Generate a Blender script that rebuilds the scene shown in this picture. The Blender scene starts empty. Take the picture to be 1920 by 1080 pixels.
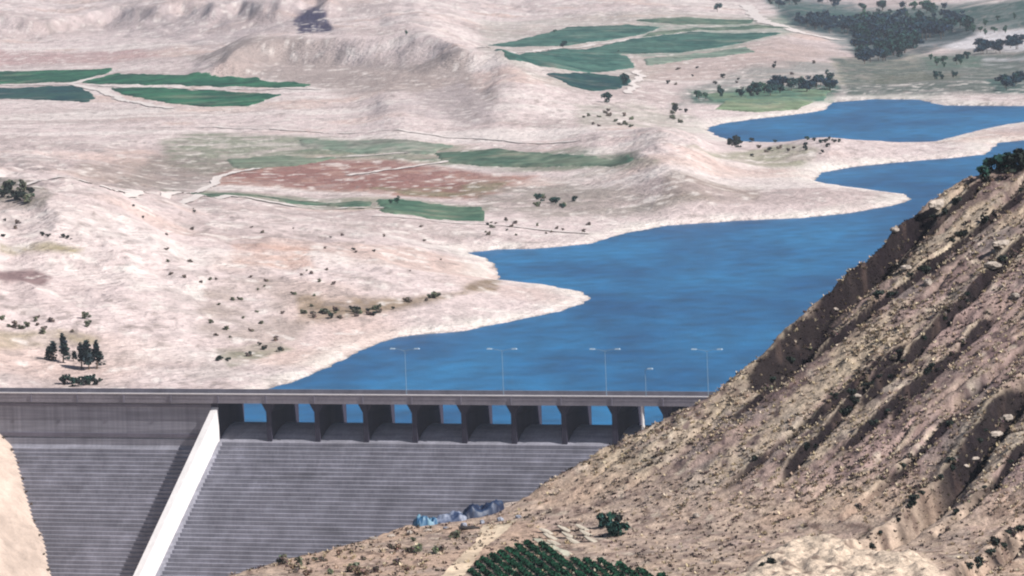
import bpy, math, random
import numpy as np
from math import sin, cos, tan, atan, radians, pi
random.seed(7); rng = np.random.default_rng(11)
C = bpy.context.scene.collection
SC = bpy.context.scene

# ------------------------------------------------------------------ camera
F = 10000.0; H = 130.0; PITCH = atan(740 / F); ROLL = 0.03786
fw = np.array([0, cos(PITCH), -sin(PITCH)]); u0 = np.array([0, sin(PITCH), cos(PITCH)]); r0 = np.array([1.0, 0, 0])
RGT = r0 * cos(ROLL) - u0 * sin(ROLL); UPV = u0 * cos(ROLL) + r0 * sin(ROLL)
cam = bpy.data.cameras.new('camera'); cam.sensor_width = 36; cam.lens = 36 * F / 1920
cam.clip_start = 5; cam.clip_end = 60000
co = bpy.data.objects.new('camera', cam); C.objects.link(co)
import mathutils
M = mathutils.Matrix(((RGT[0], UPV[0], -fw[0], 0), (RGT[1], UPV[1], -fw[1], 0), (RGT[2], UPV[2], -fw[2], H), (0, 0, 0, 1)))
co.matrix_world = M; SC.camera = co

# ------------------------------------------------------------------ dam frame
PSI = radians(25); AX = np.array([cos(PSI), -sin(PSI)]); DN = np.array([-sin(PSI), -cos(PSI)])
DO = np.array([-74.2, 1321.9]) - DN * 10.7        # s=0, t=0 ; t grows downstream
BAY = 13.38

# ------------------------------------------------------------------ world and sun
SUN_EL = radians(41); 
sd2 = AX * cos(radians(8)) + DN * sin(radians(8))    # horizontal direction TO the sun
w = bpy.data.worlds.new('World'); SC.world = w; w.use_nodes = True
nt = w.node_tree; sky = nt.nodes.new('ShaderNodeTexSky'); sky.sky_type = 'NISHITA'; sky.sun_disc = False
sky.sun_elevation = SUN_EL; sky.sun_rotation = math.atan2(sd2[0], sd2[1]); sky.altitude = 600; sky.dust_density = 1.0
nt.links.new(sky.outputs[0], nt.nodes['Background'].inputs[0]); nt.nodes['Background'].inputs[1].default_value = 0.05
sl = bpy.data.lights.new('sun', 'SUN'); sl.energy = 5.0; sl.angle = radians(0.5); sl.color = (1, 0.95, 0.9)
so = bpy.data.objects.new('sun', sl); C.objects.link(so)
tosun = mathutils.Vector((sd2[0] * cos(SUN_EL), sd2[1] * cos(SUN_EL), sin(SUN_EL)))
so.rotation_euler = tosun.to_track_quat('Z', 'Y').to_euler(); so.location = (200, 600, 500)
SC.view_settings.view_transform = 'Standard'; SC.view_settings.look = 'None'
SC.view_settings.exposure = 0.36; SC.view_settings.gamma = 1
SC.render.engine = 'CYCLES'; SC.cycles.pixel_filter_type = 'BLACKMAN_HARRIS'; SC.cycles.filter_width = 2.1
SC.cycles.use_denoising = True; SC.cycles.max_bounces = 5; SC.cycles.diffuse_bounces = 2

# ------------------------------------------------------------------ ray helpers
def raydir(px, py):
    d = fw + RGT * ((px - 960) / F) + UPV * ((540 - py) / F)
    return d / d[1]                       # unit step in y
def hitz(px, py, z):
    d = raydir(px, py); k = (z - H) / d[2]; return np.array([d[0] * k, k])
def atd(px, py, y):
    d = raydir(px, py); return np.array([0, 0, H]) + d * y
def st(x, y):
    rx = x - DO[0]; ry = y - DO[1]
    return rx * AX[0] + ry * AX[1], rx * DN[0] + ry * DN[1]
def W(s, t, z): return (DO[0] + AX[0] * s + DN[0] * t, DO[1] + AX[1] * s + DN[1] * t, z)

def ss(x, a, b):
    q = np.clip((x - a) / (b - a), 0, 1); return q * q * (3 - 2 * q)
def _h(ix, iy, seed):
    n = (ix * 374761393 + iy * 668265263 + seed * 974711) & 0x7fffffff
    n = ((n ^ (n >> 13)) * 1274126177) & 0x7fffffff
    return ((n ^ (n >> 16)) & 0xffff) / 65535.0
def vnoise(x, y, seed=0):
    x = np.asarray(x, float); y = np.asarray(y, float)
    ix = np.floor(x).astype(np.int64); iy = np.floor(y).astype(np.int64); fx = x - ix; fy = y - iy
    fx = fx * fx * (3 - 2 * fx); fy = fy * fy * (3 - 2 * fy)
    a = _h(ix, iy, seed); b = _h(ix + 1, iy, seed); c = _h(ix, iy + 1, seed); d = _h(ix + 1, iy + 1, seed)
    return (a * (1 - fx) + b * fx) * (1 - fy) + (c * (1 - fx) + d * fx) * fy
def fbm(x, y, o=4, seed=0):
    r = 0; a = 0.5
    for k in range(o):
        r = r + a * vnoise(x * 2 ** k + 17 * k, y * 2 ** k - 9 * k, seed + k); a *= 0.5
    return r / (1 - 0.5 ** o) - 0.5       # about -0.5..0.5

def inside(poly, X, Y):
    r = np.zeros(X.shape, bool); n = len(poly)
    for i in range(n):
        x1, y1 = poly[i]; x2, y2 = poly[(i + 1) % n]
        c = ((y1 > Y) != (y2 > Y)); 
        if y2 != y1: r ^= c & (X < (x2 - x1) * (Y - y1) / (y2 - y1) + x1)
    return r
def pdist(poly, X, Y):
    m = np.full(X.shape, 1e18); n = len(poly)
    for i in range(n):
        x1, y1 = poly[i]; x2, y2 = poly[(i + 1) % n]; dx = x2 - x1; dy = y2 - y1
        q = np.clip(((X - x1) * dx + (Y - y1) * dy) / (dx * dx + dy * dy + 1e-12), 0, 1)
        m = np.minimum(m, (X - x1 - q * dx) ** 2 + (Y - y1 - q * dy) ** 2)
    return np.sqrt(m)
def lin(r, g, b):
    f = lambda c: (c / 255 / 12.92) if c / 255 <= 0.04045 else ((c / 255 + 0.055) / 1.055) ** 2.4
    return np.array([f(r), f(g), f(b)])

# ------------------------------------------------------------------ materials
def mat(name, col=(.4, .4, .4), rough=.85, spec=.3, attr=None, var=None, bump=None, metal=0):
    m = bpy.data.materials.new(name); m.use_nodes = True; t = m.node_tree; b = t.nodes['Principled BSDF']
    b.inputs['Roughness'].default_value = rough; b.inputs['Specular IOR Level'].default_value = spec
    b.inputs['Metallic'].default_value = metal; b.inputs['Base Color'].default_value = (*col, 1)
    src = None
    if attr:
        a = t.nodes.new('ShaderNodeVertexColor'); a.layer_name = attr; src = a.outputs[0]
    geo = t.nodes.new('ShaderNodeNewGeometry')
    if var:                                 # list of (scale, amount, (sx,sy,sz))
        for sc_, amt, sv in var:
            mp = t.nodes.new('ShaderNodeMapping'); mp.inputs['Scale'].default_value = sv
            t.links.new(geo.outputs['Position'], mp.inputs[0])
            n = t.nodes.new('ShaderNodeTexNoise'); n.inputs['Scale'].default_value = sc_; n.inputs['Detail'].default_value = 5
            t.links.new(mp.outputs[0], n.inputs['Vector'])
            r = t.nodes.new('ShaderNodeMapRange'); r.inputs[1].default_value = .3; r.inputs[2].default_value = .7
            r.inputs[3].default_value = 1 - amt; r.inputs[4].default_value = 1 + amt
            t.links.new(n.outputs[0], r.inputs[0])
            v = t.nodes.new('ShaderNodeVectorMath'); v.operation = 'SCALE'
            if src is None: v.inputs[0].default_value = col
            else: t.links.new(src, v.inputs[0])
            t.links.new(r.outputs[0], v.inputs['Scale']); src = v.outputs[0]
    if src is not None: t.links.new(src, b.inputs['Base Color'])
    if bump:
        n = t.nodes.new('ShaderNodeTexNoise'); n.inputs['Scale'].default_value = bump[0]; n.inputs['Detail'].default_value = 6
        t.links.new(geo.outputs['Position'], n.inputs['Vector'])
        bp = t.nodes.new('ShaderNodeBump'); bp.inputs['Strength'].default_value = bump[1]; bp.inputs['Distance'].default_value = bump[2]
        t.links.new(n.outputs[0], bp.inputs['Height']); t.links.new(bp.outputs[0], b.inputs['Normal'])
    return m

# ------------------------------------------------------------------ mesh helpers
def link(o, parent=None):
    C.objects.link(o)
    if parent is not None: o.parent = parent
    return o
def np_mesh(name, V, Fq, m=None, col=None, smooth=True):
    V = np.asarray(V, np.float32); Fq = np.asarray(Fq, np.int32); k = Fq.shape[1]
    me = bpy.data.meshes.new(name); me.vertices.add(len(V)); me.vertices.foreach_set('co', V.ravel())
    me.loops.add(Fq.size); me.loops.foreach_set('vertex_index', Fq.ravel())
    me.polygons.add(len(Fq)); me.polygons.foreach_set('loop_start', np.arange(0, Fq.size, k, dtype=np.int32))
    me.update(calc_edges=True)
    me.polygons.foreach_set('use_smooth', np.full(len(Fq), smooth))
    if col is not None:
        a = me.color_attributes.new('cover', 'FLOAT_COLOR', 'POINT')
        a.data.foreach_set('color', np.concatenate([np.clip(col, 0, 1), np.ones((len(V), 1))], 1).astype(np.float32).ravel())
    if m: me.materials.append(m)
    return me
def gridfaces(nr, nc, keep=None):
    i = np.arange(nr * nc).reshape(nr, nc)
    q = np.stack([i[:-1, :-1], i[:-1, 1:], i[1:, 1:], i[1:, :-1]], -1).reshape(-1, 4)
    if keep is not None: q = q[keep.reshape(-1)]
    return q
class MB:
    def __init__(s): s.v = []; s.f = []
    def poly(s, pts, faces):
        n = len(s.v); s.v += [tuple(p) for p in pts]; s.f += [tuple(n + i for i in f) for f in faces]; return s
    def box(s, p0, p1, T=lambda a, b, c: (a, b, c)):
        (x0, y0, z0), (x1, y1, z1) = p0, p1
        P = [T(x, y, z) for z in (z0, z1) for x, y in ((x0, y0), (x1, y0), (x1, y1), (x0, y1))]
        return s.poly(P, [(3, 2, 1, 0), (4, 5, 6, 7), (0, 1, 5, 4), (1, 2, 6, 5), (2, 3, 7, 6), (3, 0, 4, 7)])
    def prism(s, prof, s0, s1):            # profile in (t,z) extruded along the dam axis
        n = len(prof); P = [W(s0, t, z) for t, z in prof] + [W(s1, t, z) for t, z in prof]
        return s.poly(P, [tuple(range(n)), tuple(range(2 * n - 1, n - 1, -1))] + [(i, i + n, (i + 1) % n + n, (i + 1) % n) for i in range(n)])
    def tube(s, pts, rad, n=8):
        pts = [mathutils.Vector(p) for p in pts]; rings = []
        for i, p in enumerate(pts):
            d = (pts[min(i + 1, len(pts) - 1)] - pts[max(i - 1, 0)]).normalized()
            a = d.orthogonal().normalized(); b = d.cross(a); r = rad[i] if isinstance(rad, (list, tuple)) else rad
            rings.append([p + (a * cos(2 * pi * k / n) + b * sin(2 * pi * k / n)) * r for k in range(n)])
        P = [q for r in rings for q in r]; fs = []
        for i in range(len(rings) - 1):
            for k in range(n): fs.append((i * n + k, i * n + (k + 1) % n, (i + 1) * n + (k + 1) % n, (i + 1) * n + k))
        fs.append(tuple(range(n - 1, -1, -1))); fs.append(tuple((len(rings) - 1) * n + k for k in range(n)))
        return s.poly(P, fs)
    def build(s, name, m, parent=None, smooth=False):
        me = bpy.data.meshes.new(name); me.from_pydata(s.v, [], s.f); me.update()
        import bmesh
        bm = bmesh.new(); bm.from_mesh(me); bmesh.ops.recalc_face_normals(bm, faces=bm.faces); bm.to_mesh(me); bm.free()
        if smooth: me.polygons.foreach_set('use_smooth', [True] * len(me.polygons))
        me.materials.append(m); return link(bpy.data.objects.new(name, me), parent)
def tag(o, label=None, cat=None, group=None, kind=None):
    if label: o['label'] = label
    if cat: o['category'] = cat
    if group: o['group'] = group
    if kind: o['kind'] = kind
    return o
def empty(name, loc=(0, 0, 0)):
    o = bpy.data.objects.new(name, None); o.location = loc; o.empty_display_size = .5; return link(o)

# ================================================================== FAR TERRAIN
LAKE1 = [(300, 800), (505, 730), (540, 718), (585, 703), (622, 685), (652, 670), (690, 652), (740, 633), (800, 627), (870, 621), (960, 603), (1050, 583), (1092, 570),
         (1102, 559), (1085, 547), (1040, 537), (980, 532), (925, 529), (938, 515), (928, 497), (905, 483), (878, 474), (930, 468), (1000, 467),
         (1112, 457), (1140, 445), (1180, 436), (1240, 424), (1300, 420), (1380, 414), (1500, 409), (1600, 399), (1680, 384), (1708, 373), (1690, 364), (1640, 359),
         (1560, 349), (1530, 338), (1540, 324), (1600, 313), (1700, 303), (1790, 296), (1845, 290), (1857, 281), (1872, 268), (1920, 263), (2100, 250),
         (2300, 320), (2400, 560)]
LAKE2 = [(1325, 243), (1345, 233), (1420, 223), (1500, 214), (1545, 207), (1562, 192), (1640, 186), (1720, 187), (1770, 198), (1920, 199), (2050, 190),
         (2060, 215), (1920, 229), (1840, 243), (1790, 256), (1740, 269), (1660, 272), (1560, 272), (1460, 270), (1385, 267), (1350, 257)]
L1 = [hitz(a, b, 0) for a, b in LAKE1]
L1 = [np.array(W(-14, 6, 0)[:2])] + L1[1:] + [np.array(W(260, -80, 0)[:2]), np.array(W(200, 6, 0)[:2])]
L2 = [hitz(a, b, 0) for a, b in LAKE2]
CTRL = [(-250, 700, 12), (0, 700, 6), (200, 702, 3.5), (400, 690, 3), (-250, 600, 22), (0, 600, 14), (200, 600, 12), (400, 600, 8.5), (600, 600, 6), (0, 520, 21), (200, 500, 21),
        (400, 490, 17), (600, 500, 14), (760, 520, 10), (860, 490, 10), (700, 425, 16), (800, 445, 13), (500, 425, 17), (300, 435, 24), (130, 372, 35), (0, 366, 35), (-250, 380, 42),
        (300, 345, 8), (600, 385, 5), (850, 402, 4), (1000, 440, 3), (600, 345, 6), (900, 350, 5), (1200, 372, 5), (1400, 382, 5), (1300, 345, 10), (600, 300, 7), (300, 300, 9), (0, 300, 14),
        (-250, 300, 16), (900, 300, 6), (1150, 300, 8), (1230, 257, 19), (1310, 266, 15), (1130, 268, 12), (1380, 292, 7), (1400, 320, 4), (1330, 318, 8), (1150, 335, 8), (1000, 262, 8), (600, 250, 8), (300, 250, 10), (0, 220, 12), (-250, 220, 14),
        (0, 190, 11), (300, 205, 11), (560, 190, 12), (720, 190, 16), (700, 215, 10), (850, 228, 10), (1000, 228, 10), (0, 130, 11), (200, 130, 11), (450, 152, 12), (330, 150, 11), (100, 160, 11),
        (340, 100, 15), (450, 137, 13), (600, 145, 14), (750, 150, 15), (870, 145, 17), (450, 119, 14), (600, 119, 15), (750, 119, 16), (870, 115, 17), (960, 130, 25), (1010, 168, 18), (1080, 205, 11), (960, 105, 14), (905, 86, 16), (1100, 80, 14),
        (1100, 150, 12), (1180, 165, 10), (1450, 60, 12), (1300, 32, 15), (1000, 40, 18), (600, 45, 29), (300, 62, 21), (0, 100, 14), (0, 65, 24), (800, 55, 30),
        (0, 45, 26), (300, 45, 24), (450, 45, 25), (590, 40, 30), (0, 0, 34), (300, 0, 35), (-250, 0, 40), (600, 5, 36), (-250, 100, 25), (720, 0, 38), (720, 35, 30), (1000, 0, 24),
        (1400, 8, 12), (1600, 30, 6), (1500, 100, 8), (1600, 85, 4), (1750, 80, 4), (1900, 110, 4), (1900, 28, 16), (1750, 8, 13), (1600, 150, 4), (1800, 160, 4), (1400, 140, 7),
        (1300, 190, 5), (1450, 185, 4), (1250, 145, 8), (1200, 205, 8), (1575, 250, 13), (1500, 262, 7), (1650, 268, 6), (1450, 288, 4), (1580, 285, 4), (1350, 285, 5), (1800, 262, 3), (1690, 284, 3), (1250, 235, 6), (2200, 50, 20),
        (2200, 120, 12), (2200, 210, 8), (2400, 300, 10)]
MESA = [hitz(a, b, 34) for a, b in ((425, 90), (450, 82), (480, 79), (540, 76), (620, 75), (700, 76), (760, 77), (820, 80), (850, 84), (868, 90))] + [hitz(a, b, 34) for a, b in ((850, 68), (760, 56), (560, 54), (440, 66))]
CLIFF = [hitz(a, b, 36) for a, b in ((-300, 34), (60, 32), (150, 20), (210, 14), (290, 20), (345, 14), (400, 20), (455, 13), (520, 22), (565, 16), (597, 8), (618, 16))] + [hitz(a, b, 36) for a, b in ((622, -14), (300, -40), (-300, -40))]
def uv(x, y): return x / y * 10000.0, 1.3e6 / y * 1.6
cp = []; cz = []
for a, b, z in CTRL:
    p = hitz(a, b, z); cp.append(uv(p[0], p[1])); cz.append(z)
for U in (-1600, -800, 0, 800, 1600):
    for d, z in ((7500, 45), (11000, 90)): cp.append(uv(U / 1e4 * d, d)); cz.append(z)
cp = np.array(cp) / 300; cz = np.array(cz, float)
def _K(r2): return 0.5 * r2 * np.log(r2 + 1e-9)
nC = len(cp); D2 = ((cp[:, None] - cp[None]) ** 2).sum(-1)
A = np.zeros((nC + 3, nC + 3)); A[:nC, :nC] = _K(D2) + np.eye(nC) * 0.01; A[:nC, nC] = 1; A[:nC, nC + 1:] = cp; A[nC:, :nC] = A[:nC, nC:].T
sol = np.linalg.solve(A, np.concatenate([cz, np.zeros(3)]))
def tps(x, y):
    U, V = uv(x, y); U = np.clip(U, -2200, 2200) / 300; V = V / 300; r = sol[nC] + sol[nC + 1] * U + sol[nC + 2] * V
    for i in range(nC): r = r + sol[i] * _K((U - cp[i, 0]) ** 2 + (V - cp[i, 1]) ** 2)
    return r
# left bank contact with the dam's face
def face_hit(px, py, lo=-3.5):
    d = raydir(px, py); best = None
    for y in np.arange(1180, 1420, .25):
        P = np.array([0, 0, H]) + d * y; s, t = st(P[0], P[1])
        zf = -3.5 - (t - 11) / 1.2 if t > 11 else 1e3
        if P[2] <= zf: return s, P[2]
bank = [face_hit(*p) for p in ((-30, 790), (0, 812), (28, 860), (50, 930), (76, 1010), (94, 1080))]
bank = sorted(bank); bS = np.array([-170, -110, bank[0][0] - 14] + [q[0] for q in bank] + [bank[-1][0] + 14]); bZ = np.array([34, 20, 7] + [q[1] for q in bank] + [-62])
def shore(x, y):
    i1 = inside(L1, x, y); i2 = inside(L2, x, y)
    d = np.minimum(pdist(L1, x, y), pdist(L2, x, y))
    return np.where(i1 | i2, -d, d)
def zfar(x, y, want=False):
    x = np.asarray(x, float); y = np.asarray(y, float)
    sd = shore(x, y); n1 = fbm(x / 22, y / 30, 4, 3)
    sd = sd + np.where(np.abs(sd) < 40, fbm(x / 9, y / 14, 3, 5) * 4.0, 0) * (y > 1300)
    T = np.maximum(tps(x, np.maximum(y, 1300)), 2.0)
    k = 1 - np.exp(-np.maximum(sd, 0) / 45)
    rug = 0.5 + ss(T, 12, 30) * 1.6; rdg = 1 - np.abs(fbm(x / 34 + y / 160, y / 90, 4, 27)) * 5
    gul = np.abs(fbm(x / 38 + 3, y / 150, 3, 21)) * 2                # eroded gullies running towards the valley
    n2 = fbm(x / 70, y / 140, 4, 8)
    z = T * k + 0.8 * ss(sd, 0, 6) + k * (n1 * 1.3 * rug + np.clip(rdg, -1, 1) * 2.1 * ss(T, 5, 15) * (1 - ss(y, 2600, 3000)) + n2 * 1.9 * rug - (ss(1 - gul, .6, 1)) * ss(T, 14, 20) * 1.8 + .35 * fbm(x / 5, y / 7, 3, 31) * 2)
    z = np.where(sd > 0, np.maximum(z, 0.15 + 0.03 * np.minimum(sd, 40)), np.maximum(sd * 0.25, -9) - 0.1)
    for pol, rise, w0, amp, sx in ((MESA, 19.0, 46.0, 34.0, 46.0), (CLIFF, 13.0, 24.0, 46.0, 30.0)):
        ii = np.nonzero((y > 3000) & (y < 5600) & (np.abs(x) < 1400))[0] if np.ndim(y) else []
        if len(ii):
            d_ = pdist(pol, x[ii], y[ii]) * np.where(inside(pol, x[ii], y[ii]), 1, -1) + fbm(x[ii] / sx, y[ii] / 260, 4, int(rise)) * amp - 6
            z[ii] += rise * (ss(d_, -w0, w0 * .25) * .8 + .2 * ss(d_, -w0 * 3.2, -w0 * .4)) + .0
    s, t = st(x, y)
    g = np.interp(s, bS, bZ); rt = np.interp(s, [120, 150, 200, 300], [-62, -30, 10, 45]); g = np.maximum(g, rt)
    g = g + fbm(x / 6, y / 9, 4, 44) * 2.6 * ss(t, 12, 30) + ss(t, 12, 200) * 0
    q = ss(t, 0, 10)
    z = np.where(t > 0, z * (1 - q) + g * q, z)
    return (z, sd, T, t, n1) if want else z
def hit(px, py, y0=1345, y1=7500, n=900):
    d = raydir(px, py); ys = y0 * (y1 / y0) ** (np.arange(n) / (n - 1)); P = np.array([0, 0, H])[None] + ys[:, None] * d[None]
    z = zfar(P[:, 0], P[:, 1]); b = np.nonzero(P[:, 2] <= z)[0]
    if len(b) == 0: return None
    i = b[0]; 
    if i == 0: return P[0]
    a0 = P[i - 1, 2] - z[i - 1]; a1 = z[i] - P[i, 2]; q = a0 / (a0 + a1 + 1e-9); R = P[i - 1] * (1 - q) + P[i] * q
    return R

# grid, finer near
ys = [860.0]
while ys[-1] < 45000:
    y = ys[-1]; ys.append(y + (6 if y < 1230 else min(max(1.0, y * y / 700000 * 0.55), y * .06)))
ys = np.array(ys)
us = np.concatenate([-np.geomspace(1.2, .13, 26)[:-1], np.linspace(-.13, .13, 620), np.geomspace(.13, 1.2, 26)[1:]])
GX = us[None, :] * ys[:, None]; GY = np.repeat(ys[:, None], len(us), 1)
X = GX.ravel(); Y = GY.ravel()
zz = []; sdl = []; TT = []; tt = []; nn = []
for k in range(0, len(X), 60000):
    a = zfar(X[k:k + 60000], Y[k:k + 60000], True); zz.append(a[0]); sdl.append(a[1]); TT.append(a[2]); tt.append(a[3]); nn.append(a[4])
Z = np.concatenate(zz); SD = np.concatenate(sdl); TH = np.concatenate(TT); TD = np.concatenate(tt)
Z = np.where(np.abs(X / Y) > .13, np.maximum(Z, 2), Z)

# ---- land cover (surface colours, some with slope shade painted in)
sand = np.array([.585, .49, .475]); pale = np.array([.68, .615, .585]); dust = np.array([.47, .385, .37]); grey = np.array([.37, .33, .31])
col = np.repeat(sand[None], len(X), 0)
def blend(col, c, a): a = np.clip(a, 0, 1)[:, None]; return col * (1 - a) + np.asarray(c)[None] * a
b1 = fbm(X / 90, Y / 120, 4, 61); b2 = fbm(X / 14, Y / 22, 4, 71); b3 = fbm(X / 4, Y / 9, 3, 81); b4 = fbm(X / 200, Y / 60, 4, 91)
col = blend(col, dust, ss(b1, -.05, .2)); col = blend(col, grey, ss(b2, .05, .3) * .5); col = blend(col, pale, ss(b4, .02, .25) * .7)
col = blend(col, [.56, .42, .37], ss(fbm(X / 60, Y / 100, 3, 95), .05, .25) * .7)
col = blend(col, [.27, .22, .20], ss(fbm(X / 3, Y / 7, 3, 83), .12, .3) * ss(fbm(X / 50, Y / 70, 3, 85), -.1, .15) * .55); col = col * (1 + b3[:, None] * .42)
U = X / Y * 10000; PV = 1.3e6 / Y - 200                       # bearing and nearness used for soft colour regions
def region(pts, c, amt=1.0, soft=10, brk=.6, zc=None, sx=30, sy=45, seed=100):
    global col
    P = []
    for a, b in pts:
        h = hit(a, b); P.append((h[0] / h[1] * 10000, (1.3e6 / h[1]) * 2))
    V2 = 1.3e6 / Y * 2; u1 = [p[0] for p in P]; v1 = [p[1] for p in P]
    m = (U > min(u1) - 40) & (U < max(u1) + 40) & (V2 > min(v1) - 40) & (V2 < max(v1) + 40); ii = np.nonzero(m)[0]
    d = pdist(P, U[ii], V2[ii]) * np.where(inside(P, U[ii], V2[ii]), 1, -1)
    n = fbm(X[ii] / sx, Y[ii] / sy, 4, seed) * 2
    a = ss(d + n * soft * 1.5, -soft, soft) * (1 - brk * ss(fbm(X[ii] / 11, Y[ii] / 16, 4, seed + 9), -.1, .22)) * amt
    cc = col[ii]; a = a[:, None]; col[ii] = cc * (1 - a) + np.asarray(c)[None] * (1 + b3[ii][:, None] * .4) * a
OL = [.17, .20, .135]; OG = [.12, .2, .14]; RD = [.33, .19, .155]; BR = [.23, .185, .15]; DK = [.10, .095, .075]
region([(300, 262), (380, 248), (560, 254), (810, 272), (1160, 286), (1230, 300), (1050, 322), (800, 305), (600, 296), (400, 328), (310, 318)], OL, .8, 12, .5, seed=101)
region([(140, 300), (300, 290), (420, 330), (300, 345), (120, 335)], [.33, .26, .23], .8, 14, .5, seed=102)
region([(400, 325), (560, 300), (740, 303), (900, 322), (1010, 330), (900, 375), (740, 368), (560, 352), (400, 348)], RD, .95, 9, .3, seed=103)
region([(260, 350), (400, 356), (740, 372), (920, 388), (900, 398), (700, 392), (420, 368)], OL, .7, 6, .4, seed=104)
region([(880, 345), (1050, 338), (1250, 350), (1330, 370), (1230, 395), (1050, 405), (900, 400)], [.26, .23, .20], .75, 14, .7, seed=105)
region([(1250, 330), (1420, 350), (1420, 385), (1230, 395)], BR, .6, 10, .6, seed=106)  # shaded dip of the low mound, put into the colour
region([(1290, 275), (1450, 272), (1540, 280), (1500, 312), (1380, 300)], [.27, .27, .18], .8, 9, .5, seed=107)
region([(0, 455), (60, 458), (160, 466), (140, 478), (0, 472)], [.26, .22, .13], .9, 5, .4, seed=108)
region([(-40, 500), (60, 500), (95, 520), (80, 535), (-40, 520)], [.2, .13, .13], .9, 5, .3, seed=109)
region([(430, 455), (590, 462), (580, 500), (440, 490)], [.52, .33, .26], .6, 10, .5, seed=110)
region([(340, 520), (560, 530), (620, 580), (520, 650), (380, 620)], [.33, .27, .24], .7, 14, .8, sx=12, seed=111)
region([(560, 560), (700, 560), (860, 545), (950, 525), (930, 545), (820, 570), (700, 592), (560, 600)], [.24, .18, .125], .9, 7, .55, seed=112)
region([(-40, 335), (60, 340), (100, 365), (80, 380), (-40, 380)], [.16, .15, .12], .8, 6, .5, seed=113)
region([(-40, 610), (100, 620), (180, 640), (60, 650), (-40, 650)], [.30, .25, .17], .8, 7, .6, seed=114)
region([(400, 655), (520, 640), (560, 655), (430, 690)], [.2, .2, .14], .8, 5, .6, seed=115)
region([(-40, 90), (260, 92), (300, 105), (200, 118), (-40, 115)], [.42, .27, .26], .75, 6, .4, seed=116)
region([(330, 100), (420, 88), (620, 92), (860, 92), (940, 190), (880, 235), (760, 170), (640, 175), (520, 150), (420, 140)], [.34, .28, .26], .95, 12, .2, seed=117)  # mesa front slope: its shade is painted as a darker tan band
region([(190, 15), (600, 10), (640, 62), (480, 62), (200, 52)], [.36, .30, .30], .7, 10, .6, sx=16, seed=118)
region([(548, 38), (570, 20), (590, 12), (614, 20), (624, 60), (560, 62)], [.035, .03, .07], 1, 5, .05, seed=119)  # cliff shadow painted as a dark patch
region([(900, 40), (1200, 20), (1450, 30), (1550, 60), (1300, 110), (1180, 165), (1030, 165), (900, 90)], [.36, .34, .30], .65, 12, .6, seed=120)
region([(1180, 110), (1460, 70), (1560, 100), (1450, 140), (1200, 150)], [.40, .31, .28], .7, 10, .5, seed=121)
region([(1440, 0), (1960, 0), (1960, 60), (1800, 60), (1600, 100), (1480, 40)], [.20, .225, .22], .95, 12, .5, seed=122)
region([(1420, 120), (1960, 60), (1960, 175), (1560, 185), (1260, 200), (1280, 170)], [.25, .25, .235], .9, 12, .5, seed=123)
region([(1290, 168), (1420, 165), (1570, 160), (1560, 195), (1440, 205), (1300, 190)], [.13, .2, .15], .85, 7, .5, seed=124)
region([(1730, 65), (1960, 50), (1960, 88), (1780, 92), (1700, 80)], [.62, .60, .62], .9, 5, .2, seed=125)
region([(1560, 110), (1720, 100), (1740, 150), (1570, 160)], [.32, .30, .22], .6, 8, .5, seed=126)
region([(1830, 105), (1960, 100), (1960, 135), (1850, 128)], [.66, .64, .68], .9, 5, .2, seed=127)
region([(1080, 195), (1180, 190), (1300, 210), (1330, 250), (1200, 240), (1090, 235)], [.36, .34, .29], .7, 10, .7, seed=128)
region([(1590, 70), (1640, 45), (1815, 46), (1820, 70), (1700, 108), (1640, 120), (1600, 108)], [.03, .06, .065], .9, 6, .3, seed=130)
region([(1440, 0), (1600, 0), (1640, 40), (1600, 75), (1480, 45)], [.13, .16, .17], .85, 8, .6, seed=131)
region([(1700, 100), (1920, 120), (1920, 150), (1740, 140)], [.22, .23, .20], .8, 8, .6, seed=132)
region([(600, 0), (760, 0), (740, 22), (640, 20)], [.36, .30, .29], .8, 8, .4, seed=133)
region([(700, 215), (860, 150), (930, 190), (920, 232), (850, 232)], [.40, .34, .34], .7, 10, .3, seed=134)
region([(1440, 0), (1960, 0), (1960, 45), (1700, 50), (1560, 60), (1470, 40)], [.035, .085, .075], 1, 12, .4, sx=40, sy=60, seed=140)
region([(1560, 110), (1960, 85), (1960, 170), (1590, 180)], [.09, .115, .10], .95, 9, .5, sx=30, sy=50, seed=141)
region([(1200, 40), (1480, 30), (1500, 60), (1380, 90), (1200, 110)], [.2, .27, .22], .7, 8, .6, sx=30, sy=40, seed=142)
region([(690, 350), (820, 352), (960, 340), (900, 368), (760, 366)], [.2, .18, .11], .8, 6, .4, sx=14, sy=25, seed=150)
region([(400, 325), (560, 300), (740, 303), (900, 322), (860, 360), (560, 350)], [.22, .10, .09], .7, 9, .9, sx=12, sy=20, seed=151)
region([(560, 255), (1180, 285), (1180, 300), (800, 305), (560, 285)], [.10, .16, .11], .6, 8, .8, sx=14, sy=22, seed=152)
region([(280, 290), (460, 296), (400, 345), (180, 345)], [.22, .19, .17], .7, 10, .7, sx=16, sy=26, seed=153)
region([(1290, 178), (1430, 164), (1575, 156), (1575, 176), (1430, 184), (1300, 192)], [.05, .10, .085], .95, 5, .25, seed=160)
region([(1470, 20), (1600, 44), (1830, 50), (1830, 68), (1700, 78), (1600, 72), (1480, 48)], [.02, .05, .055], 1, 9, .25, seed=161)
region([(1730, 105), (1840, 104), (1840, 128), (1740, 130)], [.10, .15, .12], .9, 6, .4, seed=162)
region([(1850, 150), (1960, 140), (1960, 176), (1870, 176)], [.05, .10, .09], .9, 6, .4, seed=163)
region([(1640, 140), (1800, 138), (1800, 150), (1640, 156)], [.12, .13, .10], .8, 5, .5, seed=164)
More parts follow.
